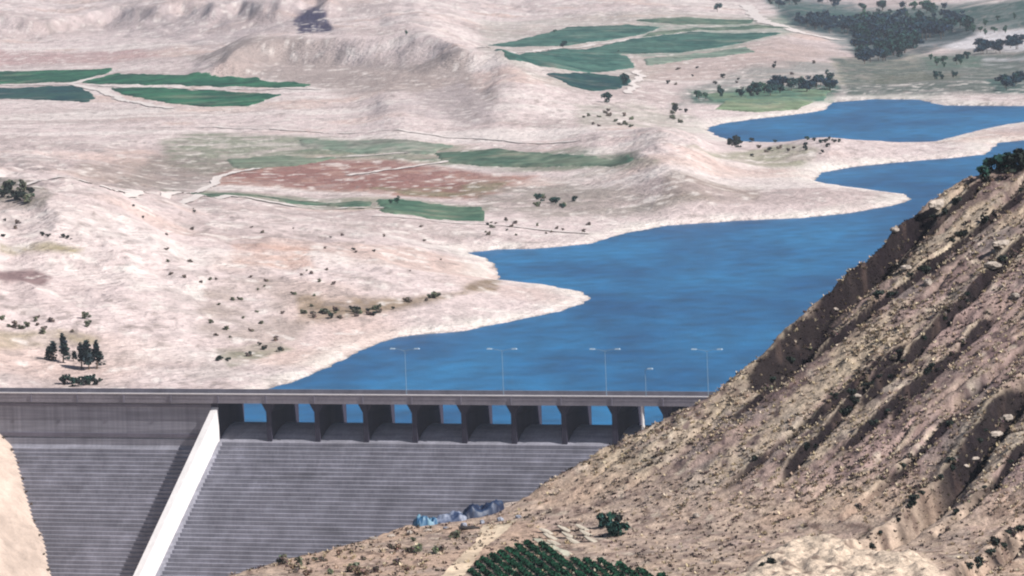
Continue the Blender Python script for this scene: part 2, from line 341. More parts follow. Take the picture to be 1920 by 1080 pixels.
# bleached shoreline and wet edge
band = np.clip(Y / 1300, 1, 3)
col = blend(col, [.70, .655, .60], (1 - ss(SD, 3 * band, 12 * band)) * .6 * ss(SD, 0, 1) * (.35 + .65 * ss(b2, -.15, .1)))
col = blend(col, [.22, .21, .2], (SD < .4) * .8)
fr = np.abs(((Z + fbm(X / 30, Y / 40, 3, 141) * 3) / 1.6) % 1 - .5) * 2
tr_ = ss(fr, .82, .97) * ss(fbm(X / 26, Y / 60, 3, 143), -.12, .12) * ss(Z, 2.5, 5) * (Y < 6000)
col = blend(col, [.30, .24, .225], tr_ * .55)
sp = fbm(X / 5, Y / 10, 4, 145); col = blend(col, [.26, .215, .20], ss(sp, .12, .26) * ss(fbm(X / 60, Y / 90, 3, 147), -.08, .1) * .6); far_r = ss(U, 450, 560) * (Y > 3300); col = blend(col, [.72, .66, .62], ss(-sp, .1, .26) * .7 * (1 - .8 * far_r))
# gorge rock
gor = ss(TD, 2, 12); rk = np.array([.50, .405, .345])[None] * (1 + b2[:, None] * .5 + b3[:, None] * .6); col = col * (1 - gor[:, None]) + rk * gor[:, None]
M_land = mat('dry_land', attr='cover', var=[(.35, .10, (1, 1, 1)), (1.6, .07, (1, 1, 1))], rough=.95, spec=.1, bump=(.35, 1.0, 1.6))
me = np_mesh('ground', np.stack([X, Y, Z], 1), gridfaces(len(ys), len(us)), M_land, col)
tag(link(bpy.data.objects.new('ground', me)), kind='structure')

# ------------------------------------------------------------------ water
M_water = mat('lake_water', rough=.3, spec=.2)
t_ = M_water.node_tree; b_ = t_.nodes['Principled BSDF']; b_.inputs['IOR'].default_value = 1.2
g_ = t_.nodes.new('ShaderNodeNewGeometry')
def tnoise(scale, vec, det=4, rot=0):
    mp = t_.nodes.new('ShaderNodeMapping'); mp.inputs['Scale'].default_value = vec; mp.inputs['Rotation'].default_value = (0, 0, rot)
    n = t_.nodes.new('ShaderNodeTexNoise'); n.inputs['Scale'].default_value = scale; n.inputs['Detail'].default_value = det
    t_.links.new(g_.outputs['Position'], mp.inputs[0]); t_.links.new(mp.outputs[0], n.inputs['Vector']); return n
n = tnoise(.02, (1, .35, 1), 5, .12); r = t_.nodes.new('ShaderNodeValToRGB')
r.color_ramp.elements[0].position = .34; r.color_ramp.elements[0].color = (*lin(0, 74, 122), 1)
r.color_ramp.elements[1].position = .66; r.color_ramp.elements[1].color = (*lin(24, 108, 158), 1)
t_.links.new(n.outputs[0], r.inputs[0])
n3 = tnoise(.11, (1, .6, 1), 7, .12); mr = t_.nodes.new('ShaderNodeMapRange'); mr.inputs[1].default_value = .3; mr.inputs[2].default_value = .7
mr.inputs[3].default_value = .72; mr.inputs[4].default_value = 1.3; t_.links.new(n3.outputs[0], mr.inputs[0])
vm = t_.nodes.new('ShaderNodeVectorMath'); vm.operation = 'SCALE'; t_.links.new(r.outputs[0], vm.inputs[0]); t_.links.new(mr.outputs[0], vm.inputs['Scale'])
t_.links.new(vm.outputs[0], b_.inputs['Base Color'])
n2 = tnoise(1.2, (1, .6, 1), 5); bp = t_.nodes.new('ShaderNodeBump'); bp.inputs['Strength'].default_value = .5; bp.inputs['Distance'].default_value = .25
t_.links.new(n2.outputs[0], bp.inputs['Height']); t_.links.new(bp.outputs[0], b_.inputs['Normal'])
mb = MB(); mb.poly([W(-60, 1, 0), W(330, 1, 0), (900, 1500, 0), (900, 4300, 0), (-500, 4300, 0), (-300, 1500, 0)], [(0, 1, 2, 3, 4, 5)])
tag(mb.build('lake', M_water), kind='structure')

# ================================================================== DAM
M_conc = mat('concrete', (.18, .17, .21), .9, .12, var=[(.12, .16, (1, 1, .12)), (1.1, .10, (1, 1, .1)), (.5, .06, (.2, .2, 3))], bump=(3, .3, .05))
M_step = mat('stepped_concrete', (.27, .27, .315), .9, .12, var=[(.10, .12, (1, 1, .06)), (.3, .16, (1, 1, .04)), (1.6, .12, (1, 1, .03)), (1.2, .2, (.05, .05, 1.4))], bump=(3, .3, .05))
M_pier = mat('shaded_pier_concrete', (.045, .042, .065), .9, .12, var=[(.3, .2, (1, 1, .2))])  # shade of the bays put into a near-black base colour
M_deckc = mat('deck_concrete', (.26, .245, .28), .9, .12, var=[(.25, .15, (1, 1, .3)), (1.5, .1, (1, 1, 1))])
M_wallw = mat('pale_concrete', (.72, .70, .70), .85, .2, var=[(.3, .07, (1, 1, .3)), (1.2, .06, (1, 1, .1))])
M_metal = mat('galvanised_steel', (.2, .3, .4), .6, .3)
M_lamp = mat('lamp_housing', (.4, .52, .62), .3, .5)
dam = empty('dam', W(60, 5, 0)); tag(dam, 'grey stepped concrete dam with a row of open spillway bays under its road deck', 'dam')
def P(mb, name, m): 
    o = mb.build(name, m); o.parent = dam; o.matrix_parent_inverse = dam.matrix_world.inverted() if False else mathutils.Matrix.Translation(-dam.location); return o
steps = [(11.0, -3.5)]
for k in range(64):
    t, z = steps[-1]; steps.append((t, z - .9)); steps.append((t + 1.08, z - .9))
tail = [(steps[-1][0], -64), (-2, -64)]
ogee = [(-2, -.8), (-1, .1), (.3, .5)] + [(2 + 9 * q / 10, .6 - 4.1 * (q / 10) ** 2) for q in range(0, 10)]
P(MB().prism(ogee + steps + tail, 0, BAY * 11), 'spillway_face', M_step)
P(MB().prism([(-2, 6.2), (10.9, 6.2), (10.9, -2.9), (11.5, -2.9), (11.5, -4.4)] + steps[3:] + tail, -95, -1.8), 'stepped_wing', M_step)
P(MB().prism([(-2, 6.2), (10.9, 6.2), (10.9, -2.9), (11.5, -2.9), (11.5, -4.4)] + steps[3:] + tail, BAY * 11 + 1.8, BAY * 11 + 60), 'stepped_wing', M_step)
P(MB().box((-95, 10.9, -2.4), (-1.8, 11.25, -1.5), W).box((-95, 10.9, 5.3), (-1.8, 11.2, 5.9), W), 'wall_band', M_conc)
for s0, s1 in ((-1.8, 0), (BAY * 11, BAY * 11 + 1.8)):
    P(MB().prism([(-3, 6.2), (10.65, 6.2), (10.65, -4), (-3, -6)], s0 + .05, s1 - .02), 'pier', M_pier)  # end pier in the dark copy, bay shade in its colour
    pr = [(10.7, 5.2)] + [(10.7 + k, 5.2 - k / 1.2 * 1.0 ) for k in (10, 20, 40, 60, 78)] + [(84, -64), (10.7, -64)]
    P(MB().prism(pr, s0, s1), 'training_wall', M_wallw)
for i in range(1, 11):
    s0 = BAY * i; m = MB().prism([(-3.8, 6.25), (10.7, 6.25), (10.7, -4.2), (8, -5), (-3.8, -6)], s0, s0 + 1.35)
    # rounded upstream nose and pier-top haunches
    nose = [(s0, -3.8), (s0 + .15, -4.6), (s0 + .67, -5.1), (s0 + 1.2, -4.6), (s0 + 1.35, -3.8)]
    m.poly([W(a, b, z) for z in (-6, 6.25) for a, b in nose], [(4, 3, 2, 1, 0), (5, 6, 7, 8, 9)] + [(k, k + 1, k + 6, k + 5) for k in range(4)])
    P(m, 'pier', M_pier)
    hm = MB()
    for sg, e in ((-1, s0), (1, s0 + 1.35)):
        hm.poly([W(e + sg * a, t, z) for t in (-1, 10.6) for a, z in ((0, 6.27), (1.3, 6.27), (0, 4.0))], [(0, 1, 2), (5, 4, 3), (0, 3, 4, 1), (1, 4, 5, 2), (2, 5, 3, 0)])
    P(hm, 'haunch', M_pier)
SE = BAY * 11 + 60
P(MB().box((-95, -1.5, 6.29), (SE, 11.65, 7.5), W), 'deck', M_deckc)
M_road = mat('asphalt', (.09, .09, .095), .9, .2)
P(MB().box((-95, .2, 7.5), (SE, 10.2, 7.56), W), 'roadway', M_road)
P(MB().box((-95, 11.35, 7.45), (SE, 11.7, 8.5), W), 'parapet', M_deckc)
P(MB().box((-95, -1.55, 7.45), (SE, -1.2, 8.55), W), 'parapet', M_deckc)
P(MB().box((-95, 11.2, 8.5), (SE, 11.8, 8.72), W), 'coping', M_wallw)
for k in range(-6, 13): P(MB().box((BAY * k + .3, 11.7, 6.35), (BAY * k + .75, 11.82, 8.5), W), 'pilaster_strip', M_conc)
for s0, s1 in ((0.0, .8), (BAY * 11 - .8, BAY * 11)):
    P(MB().prism([(11.0, -3.3), (11.35, -3.3), (steps[-1][0] + .35, steps[-1][1] + .2 + .9), (steps[-1][0] + .35, -63.8), (11.0, -63.8)], s0 + .02, s1), 'side_kerb', M_step)
# white post added in the ninth bay
P(MB().tube([W(BAY * 8.62, 11.0, -4), W(BAY * 8.62, 11.0, 6.28)], .42, 10), 'white_post', M_wallw)

def lamp(px, lbl, single=False, top=None):
    d = raydir(px, 735)                                     # where the bearing meets the deck's centreline
    a = np.array([[d[0], -AX[0]], [1, -AX[1]]]); b = DO + DN * (10.75 if not single else 10.75)
    y, s = np.linalg.solve(a, b); base = W(s, 10.75, 7.5)
    r = empty('street_lamp', base); h = 12.2 if not single else 7.5
    def q(mb, n, m):
        o = mb.build(n, m, r); return o
    q(MB().tube([(0, 0, 0), (0, 0, h)], [.075, .05], 8), 'pole', M_metal)
    q(MB().box((-.3, -.3, 0), (.3, .3, .35)), 'base_plate', M_conc)
    ax = mathutils.Vector((AX[0], AX[1], 0))
    for sg in ((-1, 1) if not single else (1,)):
        L = 2.6 if not single else .6
        q(MB().tube([(0, 0, h - .3), ax * sg * L * .5 + mathutils.Vector((0, 0, h + .05)), ax * sg * L + mathutils.Vector((0, 0, h + .2))], .07, 6), 'arm', M_metal)
        c = ax * sg * (L + .6); mm = MB()
        pts = [(L, -.2, h + .1), (L + 1.4, -.28, h + .12), (L + 1.4, .28, h + .12), (L, .2, h + .1), (L + .1, -.12, h + .38), (L + 1.25, -.18, h + .42), (L + 1.25, .18, h + .42), (L + .1, .12, h + .38)]
        pts = [(AX[0] * sg * a_ - AX[1] * b_2, AX[1] * sg * a_ + AX[0] * b_2, c_) for a_, b_2, c_ in pts]
        mm.poly(pts, [(3, 2, 1, 0), (4, 5, 6, 7), (0, 1, 5, 4), (1, 2, 6, 5), (2, 3, 7, 6), (3, 0, 4, 7)]); q(mm, 'lamp_head', M_lamp)
    tag(r, lbl, 'street lamp', 'lamps along the dam deck')
lamp(762, 'leftmost double-armed street lamp on the dam deck, nearest the pale shore')
lamp(944, 'double-armed street lamp on the deck, second from the left above the spillway')
lamp(1137, 'double-armed street lamp on the deck with bright heads, third from the left')
lamp(1328, 'double-armed street lamp at the deck end, next to the dark scrubby hillside')
lamp(1211, 'short single pole lamp on the deck above the white post', True)

# ================================================================== FOREGROUND HILL
P1 = atd(1900, 300, 760); P2 = atd(1920, 1080, 640); P3 = atd(960, 950, 700)
pa, pb, pc = np.linalg.solve(np.array([[q[0], q[1], 1] for q in (P1, P2, P3)]), np.array([q[2] for q in (P1, P2, P3)]))
BEN = P3[2] - 1.2
def hbase(x, y):
    pl = pa * x + pb * y + pc; k = 2.2; v = (pl - BEN) / k
    z = BEN + k * np.where(v > 20, v, np.log1p(np.exp(np.clip(v, -30, 20))))
    return z
def hbit(px, py, fn=hbase, y0=520, y1=1000):
    d = raydir(px, py); yy = np.arange(y0, y1, .5); z = fn(d[0] * yy, yy); r = H + d[2] * yy; b = np.nonzero(r <= z)[0]
    return None if len(b) == 0 else np.array([d[0] * yy[b[0]], yy[b[0]]])
SIL = [(2050, 255), (1920, 300), (1870, 310), (1830, 322), (1780, 352), (1740, 378), (1700, 408), (1640, 472), (1600, 512), (1550, 560), (1500, 604), (1450, 650), (1420, 682),
       (1370, 715), (1330, 742), (1270, 768), (1220, 792), (1130, 838), (1060, 880), (1010, 915), (960, 948), (880, 968), (760, 985), (700, 1005), (640, 1022), (540, 1050), (420, 1082)]
cr = []
for p_ in SIL:
    h_ = hbit(*p_)
    if h_ is not None: cr.append(h_)
cr = np.array(sorted([tuple(c) for c in cr])); 
cx = np.concatenate([[-160, -60], cr[:, 0], [cr[-1, 0] + 60]]); cy = np.concatenate([[480, cr[0, 1] - 30], cr[:, 1], [cr[-1, 1] + 40]])
# rock ledges: (px0,py0)-(px1,py1), height, width
LEDGE = [((1735, 400), (1450, 700), 3.0, 3.0), ((1700, 425), (1560, 570), 2.0, 2.2), ((1925, 360), (1560, 640), 1.6, 1.1), ((1925, 455), (1640, 740), 1.9, 1.2), ((1860, 590), (1700, 760), 1.4, 1.0),
         ((1700, 650), (1491, 876), 1.7, 1.1), ((1760, 700), (1614, 823), 1.4, .9), ((1925, 728), (1632, 1031), 3.2, 1.9), ((1925, 985), (1815, 1078), 2.4, 1.7),
         ((1850, 340), (1640, 520), .8, .9), ((1640, 690), (1380, 900), .7, 1.1), ((1790, 790), (1600, 960), .7, 1.0), ((1925, 840), (1760, 1000), .8, 1.0), ((1560, 620), (1400, 760), .7, 1.0)]
LW = []
for a, b, hgt, wd in LEDGE:
    A1 = hbit(*a); B1 = hbit(*b)
    if A1 is not None and B1 is not None: LW.append((A1, B1, hgt, wd))
TD0 = LW[6][1] - LW[6][0]; TD0 = TD0 / np.hypot(*TD0)
def hz(x, y, info=False):
    x = np.asarray(x, float); y = np.asarray(y, float)
    yc = np.interp(x, cx, cy) ; over = np.maximum(y - yc, 0)
    z = hbase(x, np.minimum(y, yc)); hill = ss(z, BEN + 1.5, BEN + 7)
    dark = np.zeros_like(z); lite = np.zeros_like(z); dz = np.zeros_like(z)
    wob = fbm(x / 5, y / 5, 3, 205) * 1.5
    for a, b, hgt, wd in LW:
        d = b - a; L = np.hypot(*d); t = d / L; n = np.array([t[1], -t[0]])           # n: to one side of the ledge
        if (raydir(1900, 900)[0] * 650 - a[0]) * n[0] < 0: pass
        al = (x - a[0]) * t[0] + (y - a[1]) * t[1]; pe = (x - a[0]) * n[0] + (y - a[1]) * n[1] + wob * .5
        side = 1 if n[0] > 0 else -1; pe = pe * side                                    # positive = right of the line in plan
        env = ss(al, -4, 3) * (1 - ss(al, L - 3, L + 6)) * (.45 + 1.1 * vnoise(al / 4 + 3, hgt * 7 + 0 * al, 3))
        tr = np.exp(-(pe / (wd * (.8 if hgt > 2.1 else .42))) ** 2); rim = np.exp(-((pe + wd * 1.1) / (wd * .8)) ** 2)
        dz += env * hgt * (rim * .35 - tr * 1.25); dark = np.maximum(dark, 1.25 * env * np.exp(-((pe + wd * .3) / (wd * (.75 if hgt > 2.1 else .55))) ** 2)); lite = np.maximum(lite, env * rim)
    str_ = (x * pa + y * pb) ; tdir = np.array([-.74, -.67])
    al = x * TD0[0] + y * TD0[1]; pe = x * TD0[1] - y * TD0[0]
    q1 = fbm(al / 16, pe / 1.9 + wob * .15, 4, 215); cl = ss(np.abs(fbm(al / 45, pe / 5.5 + wob * .05, 2, 217)), .035, .0) * hill
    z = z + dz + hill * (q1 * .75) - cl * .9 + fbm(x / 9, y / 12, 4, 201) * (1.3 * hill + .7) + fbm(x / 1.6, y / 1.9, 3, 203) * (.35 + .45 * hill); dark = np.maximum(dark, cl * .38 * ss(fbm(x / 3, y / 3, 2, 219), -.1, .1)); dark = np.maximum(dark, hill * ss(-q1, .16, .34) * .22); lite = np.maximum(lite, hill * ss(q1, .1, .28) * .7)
    z = z - over * 0.75 - np.minimum(over, 2) * .2
    z = np.maximum(z, -66)
    return (z, dark, lite, hill, over) if info else z
hx = np.arange(-75, 150, .28); hy = np.concatenate([np.arange(560, 600, 1.2), np.arange(600, 800, .42), np.arange(800, 935, 2.5)])
HX, HY = np.meshgrid(hx, hy); x = HX.ravel(); y = HY.ravel(); hZ, dark, lite, hill, over = hz(x, y, True)
hb1 = fbm(x / 12, y / 14, 4, 301); hb2 = fbm(x / 2.2, y / 2.6, 4, 303); hb3 = fbm(x / .7, y / .8, 2, 305)
straw = np.array([.36, .285, .215]); brown = np.array([.20, .148, .13]); pinkb = np.array([.35, .25, .23]); greyb = np.array([.23, .21, .20])
col = np.repeat(brown[None] * 1.25, len(x), 0)
col = blend(col, straw, ss(hb1 + hb2 * .6, -.05, .16)); col = blend(col, pinkb, ss(fbm(x / 16, y / 20, 3, 307), .0, .2) * .8)
sal = x * TD0[0] + y * TD0[1]; spe = x * TD0[1] - y * TD0[0]; stp = fbm(sal / 34, spe / 2.6, 4, 351)
col = blend(col, [.42, .345, .26], ss(stp, .02, .2) * hill * .7); col = blend(col, [.13, .09, .09], ss(-stp, .03, .2) * hill * .75)
col = blend(col, greyb, .6 * ss(fbm(x / 6, y / 7, 4, 309), .02, .22) * .7); col = blend(col, [.075, .05, .055], ss(fbm(x / 1.5, y / 2.2, 3, 341), .07, .2) * .8 * (.35 + .65 * ss(hb1 + .5 * hb2, .15, -.12)))
col = blend(col, [.48, .41, .33], ss(-hb2, .16, .3) * .7)
col = blend(col, [.50, .42, .32], lite * ss(fbm(x / 2, y / 2, 3, 311), -.2, .1) * .7); col = blend(col, [.010, .007, .010], ss(dark + hb3 * .3, .1, .45) * .97)  # sunlit ledge rims, then cleft shade and dark soil, put into the colour
# bare earth of the bench and the tan mound at the bottom right
fl = 1 - hill; col = blend(col, np.array([.44, .34, .27]), fl * (.6 + hb2 * 2)); col = blend(col, [.42, .30, .23], fl * ss(hb1, 0, .2) * .8)
mp_ = [hbit(*p) for p in ((1380, 1090), (1430, 1045), (1500, 1012), (1580, 1018), (1640, 1040), (1740, 1050), (1800, 1120), (1400, 1130))]
mp_ = [q for q in mp_ if q is not None]
dm = pdist(mp_, x, y) * np.where(inside(mp_, x, y), 1, -1); col = blend(col, [.56, .455, .36], ss(dm + hb2 * 2, -.8, .8)); hZ = hZ + ss(dm, -1, 2.5) * (1.0 + fbm(x / 1.5, y / 3, 4, 333) * 1.6)
col = blend(col, [.13, .09, .075], ss(fbm(x / 1.2, y / 2.4, 3, 317), .1, .26) * (.3 + .5 * fl)); col = col * (1 + hb3[:, None] * .8)
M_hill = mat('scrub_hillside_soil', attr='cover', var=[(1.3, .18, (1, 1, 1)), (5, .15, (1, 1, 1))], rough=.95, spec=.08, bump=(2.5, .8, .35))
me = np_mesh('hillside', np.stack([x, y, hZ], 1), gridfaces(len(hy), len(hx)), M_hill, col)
tag(link(bpy.data.objects.new('hillside', me)), kind='structure')

# ================================================================== FIELDS AND DRAPED GROUND COVER
def unproj_poly(pts, fn): return [q for q in (fn(a, b) for a, b in pts) if q is not None]
def drape(name, poly, zf, nx, ny, m, colf, lift=.5, skirt=True, kind=None):
    xs = [p[0] for p in poly]; ysd = [p[1] for p in poly]
    gx = np.linspace(min(xs), max(xs), nx); gy = np.linspace(min(ysd), max(ysd), ny)
    A_, B_ = np.meshgrid(gx, gy); a = A_.ravel(); b = B_.ravel()
    wob = (gx[1] - gx[0]) * 1.5; yw = 26 if ysd[0] > 1500 else 0
    ins = inside(poly, a + fbm(a / (wob * 5), b / (wob * 9), 3, 7) * wob * 2, b + fbm(a / 9, b / 30, 3, 77) * yw).reshape(ny, nx)
    cell = ins[:-1, :-1] & ins[1:, :-1] & ins[:-1, 1:] & ins[1:, 1:]
    used = np.zeros((ny, nx), int)
    for i, j in ((0, 0), (1, 0), (0, 1), (1, 1)): used[i:ny - 1 + i, j:nx - 1 + j] += cell
    inner = (used == 4).ravel(); z = zf(a, b) + np.where(inner, lift * (1 + .5 * fbm(a / 3, b / 4, 2, 9)), -.2 if skirt else lift)
    fc = gridfaces(ny, nx, cell); keep = np.unique(fc); mp = np.full(a.size, -1); mp[keep] = np.arange(len(keep))
    return np_mesh(name, np.stack([a, b, z], 1)[keep], mp[fc], m, colf(a, b)[keep])
M_crop = mat('green_crop', attr='cover', var=[(.2, .2, (1, 1, 1)), (1.2, .15, (1, 1, 1))], rough=.9, spec=.1)
def cropcol(base, alt, sd):
    def f(a, b):
        n = fbm(a / 14, b / 60, 3, sd) + .5 * fbm(a / 4, b / 14, 3, sd + 3); q = ss(n, -.2, .25)[:, None]; return (np.array(base)[None] * (1 - q) + np.array(alt)[None] * q) * (1 + 1.1 * fbm(a / 60, b / 9, 4, sd + 8)[:, None] + .5 * fbm(a / 2.5, b / 8, 2, sd + 5)[:, None]) + ss(fbm(a / 30, b / 26, 4, sd + 11), .12, .3)[:, None] * np.array([.09, .06, .05])[None]
    return f
G1 = ([.012, .075, .045], [.03, .13, .07]); G2 = ([.022, .085, .07], [.06, .14, .11]); G3 = ([.06, .115, .08], [.14, .18, .13]); G4 = ([.02, .07, .06], [.01, .05, .055])
FIELDS = [
 ([(-60, 126), (215, 128), (205, 137), (140, 153), (-60, 152)], G1, 'dark green crop field at the far left, above the pale track'),
 ([(-60, 160), (140, 162), (165, 170), (183, 183), (165, 192), (100, 189), (-60, 183)], G4, 'narrow bluish green crop field at the left edge, below the pale track'),
 ([(148, 156), (215, 138), (380, 135), (480, 146), (590, 159), (570, 165), (440, 163), (240, 160)], G1, 'long green field tapering right under the flat-topped hill'),
 ([(200, 165), (300, 164), (420, 171), (532, 178), (470, 199), (380, 201), (300, 192), (240, 180)], G1, 'lens-shaped deep green field below the long tapering one'),
 ([(912, 84), (1000, 68), (1060, 52), (1180, 46), (1240, 52), (1210, 64), (1150, 74), (1060, 87)], G2, 'teal green wedge field right behind the ridge shoulder'),
 ([(925, 93), (1050, 92), (1180, 106), (1195, 128), (1120, 136), (1030, 126), (950, 112)], G2, 'green field below the thin pale lane behind the ridge'),
 ([(1020, 139), (1100, 137), (1180, 146), (1190, 156), (1160, 168), (1110, 171), (1060, 158)], G4, 'small dark green field nearest the ridge foot'),
 ([(1080, 94), (1180, 74), (1300, 60), (1470, 64), (1380, 84), (1280, 99), (1150, 103)], G2, 'pale teal field right of the lane fork'),
 ([(1185, 39), (1280, 33), (1420, 37), (1410, 44), (1270, 47)], G3, 'thin greyish green strip field furthest from the lake'),
 ([(805, 288), (940, 279), (1180, 290), (1195, 297), (1060, 313), (900, 312), (825, 303)], G3, 'muted green strip field between the ridge and the red ploughed land'),
 ([(560, 262), (700, 262), (860, 274), (800, 290), (660, 286), (560, 276)], ([.16, .21, .16], [.27, .27, .23]), 'faded grey green field left of the muted strip'),
 ([(700, 376), (760, 377), (910, 390), (915, 414), (800, 411), (715, 398)], ([.055, .12, .08], [.09, .15, .1]), 'green field patch just above the pale lakeside plain'),
 ([(290, 356), (420, 362), (700, 379), (700, 386), (520, 376), (400, 369)], G3, 'very thin green strip leading left from the lakeside field'),
 ([(1310, 176), (1440, 168), (1560, 166), (1550, 190), (1440, 200), (1330, 190)], ([.07, .15, .11], [.14, .2, .13]), 'green meadow on the shore of the upper lake'),
]
FIELDS += [
 ([(1215, 62), (1300, 52), (1420, 47), (1490, 55), (1310, 57), (1200, 71)], G3, 'thin grey green strip just above the pale teal field'),
 ([(1205, 110), (1290, 103), (1400, 88), (1420, 98), (1300, 112), (1210, 124)], ([.13, .19, .15], [.2, .25, .2]), 'faded field below the pale teal field'),
 ([(1360, 186), (1530, 192), (1500, 206), (1400, 212), (1340, 204)], ([.16, .22, .13], [.22, .26, .17]), 'yellowish grass plot between the meadow and the upper lake'),
 ([(420, 300), (520, 292), (640, 296), (560, 312), (440, 318)], ([.14, .18, .13], [.2, .22, .17]), 'faint green plot above the left end of the red ploughed land'),
]
for pts, (ca, cb), lbl in FIELDS:
    hp = [h[:2] for h in unproj_poly(pts, hit)]
    wd = max(p[0] for p in hp) - min(p[0] for p in hp); ht = max(p[1] for p in hp) - min(p[1] for p in hp)
    me = drape('crop_field', hp, zfar, int(max(40, min(330, wd / 1.1))), int(max(30, min(220, ht / 4))), M_crop, cropcol(ca, cb, len(lbl)), .6)
    o = link(bpy.data.objects.new('crop_field', me)); tag(o, lbl, 'field', 'irrigated fields beyond the lake')

M_lane = mat('pale_lane', (.64, .58, .55), .95, .1, var=[(.3, .12, (1, 1, 1))])
for pl, wd in (([(-30, 157), (130, 158), (175, 147), (250, 137)], 6), ([(135, 158), (185, 170), (240, 190), (320, 205)], 6), ([(180, 160), (240, 163), (440, 168), (600, 170)], 4.5), ([(905, 89), (1050, 90), (1075, 91), (1165, 77), (1290, 62)], 6),
        ([(1180, 175), (1198, 150), (1190, 132)], 5), ([(200, 352), (420, 330), (560, 300), (800, 287)], 4), ([(-20, 345), (160, 342), (420, 368), (720, 392)], 5), ([(650, 330), (860, 300), (980, 285)], 3.5),
        ([(1400, 10), (1432, 42), (1500, 62), (1580, 76)], 12), ([(700, 405), (950, 425), (1130, 440)], 3), ([(0, 240), (400, 238), (800, 252), (1100, 262)], 3)):
    H_ = [h for h in (hit(a, b) for a, b in pl) if h is not None]; pts_ = []
    for i in range(len(H_) - 1):
        n_ = int(max(6, np.hypot(*(H_[i + 1] - H_[i])[:2]) / 2.5)); pts_ += [H_[i] + (H_[i + 1] - H_[i]) * q for q in np.arange(n_) / n_]
    pts_ = np.array(pts_)[:, :2]; pts_ = pts_ + np.stack([fbm(pts_[:, 1] / 40, pts_[:, 0] / 40, 3, 5) * 9, fbm(pts_[:, 0] / 50, pts_[:, 1] / 60, 3, 6) * 24], 1); t_2 = np.gradient(pts_, axis=0); t_2 /= np.linalg.norm(t_2, axis=1)[:, None] + 1e-9; nn_ = np.stack([-t_2[:, 1], t_2[:, 0]], 1)
    rows_ = [pts_ + nn_ * (k / 3 * wd / 2) for k in range(-3, 4)]; A4 = np.stack(rows_, 1).reshape(-1, 2); zz4 = zfar(A4[:, 0], A4[:, 1]) + .4
    tag(link(bpy.data.objects.new('dirt_road', np_mesh('dirt_road', np.stack([A4[:, 0], A4[:, 1], zz4], 1), gridfaces(len(pts_), 7), M_lane))), kind='structure')
# ================================================================== PLANTS
M_leaf = mat('dark_foliage', attr='cover', rough=.8, spec=.15)
M_bark = mat('bark', (.12, .09, .07), .9, .1, var=[(3, .3, (1, 1, .3))])
def crown_mesh(name, n, rx, rz, zc, base, sd, leaf=.5, lumps=6, cone=False):
    r = np.random.default_rng(sd); L = r.normal(0, .42, (lumps, 3)) * [rx, rx, rz] ; V = []; Fc = []; Cc = []
    for i in range(n):
        l = L[r.integers(lumps)]; d = r.normal(0, 1, 3); d /= np.linalg.norm(d); p = l + d * np.array([rx, rx, rz]) * (.55 * r.random() ** .4)
        if cone: k = 1 - (p[2] + rz) / (2.2 * rz); p[0] *= .35 + .9 * max(k, 0); p[1] *= .35 + .9 * max(k, 0)
        a = r.normal(0, 1, 3); a /= np.linalg.norm(a); b = np.cross(a, r.normal(0, 1, 3)); b /= np.linalg.norm(b); s_ = leaf * (.6 + .8 * r.random())
        k = len(V)
        V += [p + (a + b * .3) * s_, p + (b - a * .2) * s_, p - (a + b * .2) * s_, p - (b - a * .3) * s_]; Fc.append((k, k + 1, k + 2, k + 3))
        c = np.array(base) * (.6 + .9 * r.random()) * (1 + .25 * r.normal(0, 1, 3) * .4); Cc += [c] * 4
    V = np.array(V); V[:, 2] += zc; V[:, 2] = np.maximum(V[:, 2], .02)
    return np_mesh(name, V, np.array(Fc), M_leaf, np.array(Cc), smooth=False)
def trunk_mesh(h, r):
    mb = MB(); mb.tube([(0, 0, -.3), (.05, 0, h * .5), (0, .08, h)], [r, r * .75, r * .4], 7)
    for a in (0.3, 2.2, 4.3): mb.tube([(0, 0, h * .55), (cos(a) * h * .28, sin(a) * h * .28, h * .95)], [r * .4, r * .15], 5)
    o = mb.build('trunk', M_bark); me = o.data; bpy.data.objects.remove(o); return me
DG = [.02, .065, .06]; DB = [.018, .05, .075]; OLV = [.12, .13, .09]; MG = [.05, .12, .08]; BRN = [.15, .12, .105]
CROWN = {}
for key, arg in dict(river=(420, 3.6, 3.4, 5.6, DG, .55), river2=(420, 4.2, 2.9, 5.0, DB, .6), field=(300, 2.6, 2.4, 4.4, MG, .5), cyp=(320, 1.3, 3.6, 4.2, [.02, .035, .035], .35)).items():
    n, rx, rz, zc, c, lf = arg
    CROWN[key] = [crown_mesh('crown', n, rx, rz, zc, c, k + len(key) * 10, lf, 7, key == 'cyp') for k in range(3)]
for key, arg in dict(olive=(180, 1.3, .8, .9, OLV, .26), dark=(180, 1.3, .9, .95, [.025, .035, .03], .26), brown=(160, 1.2, .7, .75, BRN, .24), rust=(180, 1.2, .8, .8, [.22, .155, .12], .24), teal=(180, 1.3, .9, .95, [.02, .06, .05], .26)).items():
    n, rx, rz, zc, c, lf = arg
    CROWN[key] = [crown_mesh('foliage', n, rx, rz, zc, c, k + len(key) * 13, lf, 5) for k in range(3)]
TR = trunk_mesh(5.0, .28); TRS = trunk_mesh(3.2, .16); STM = trunk_mesh(.8, .06)
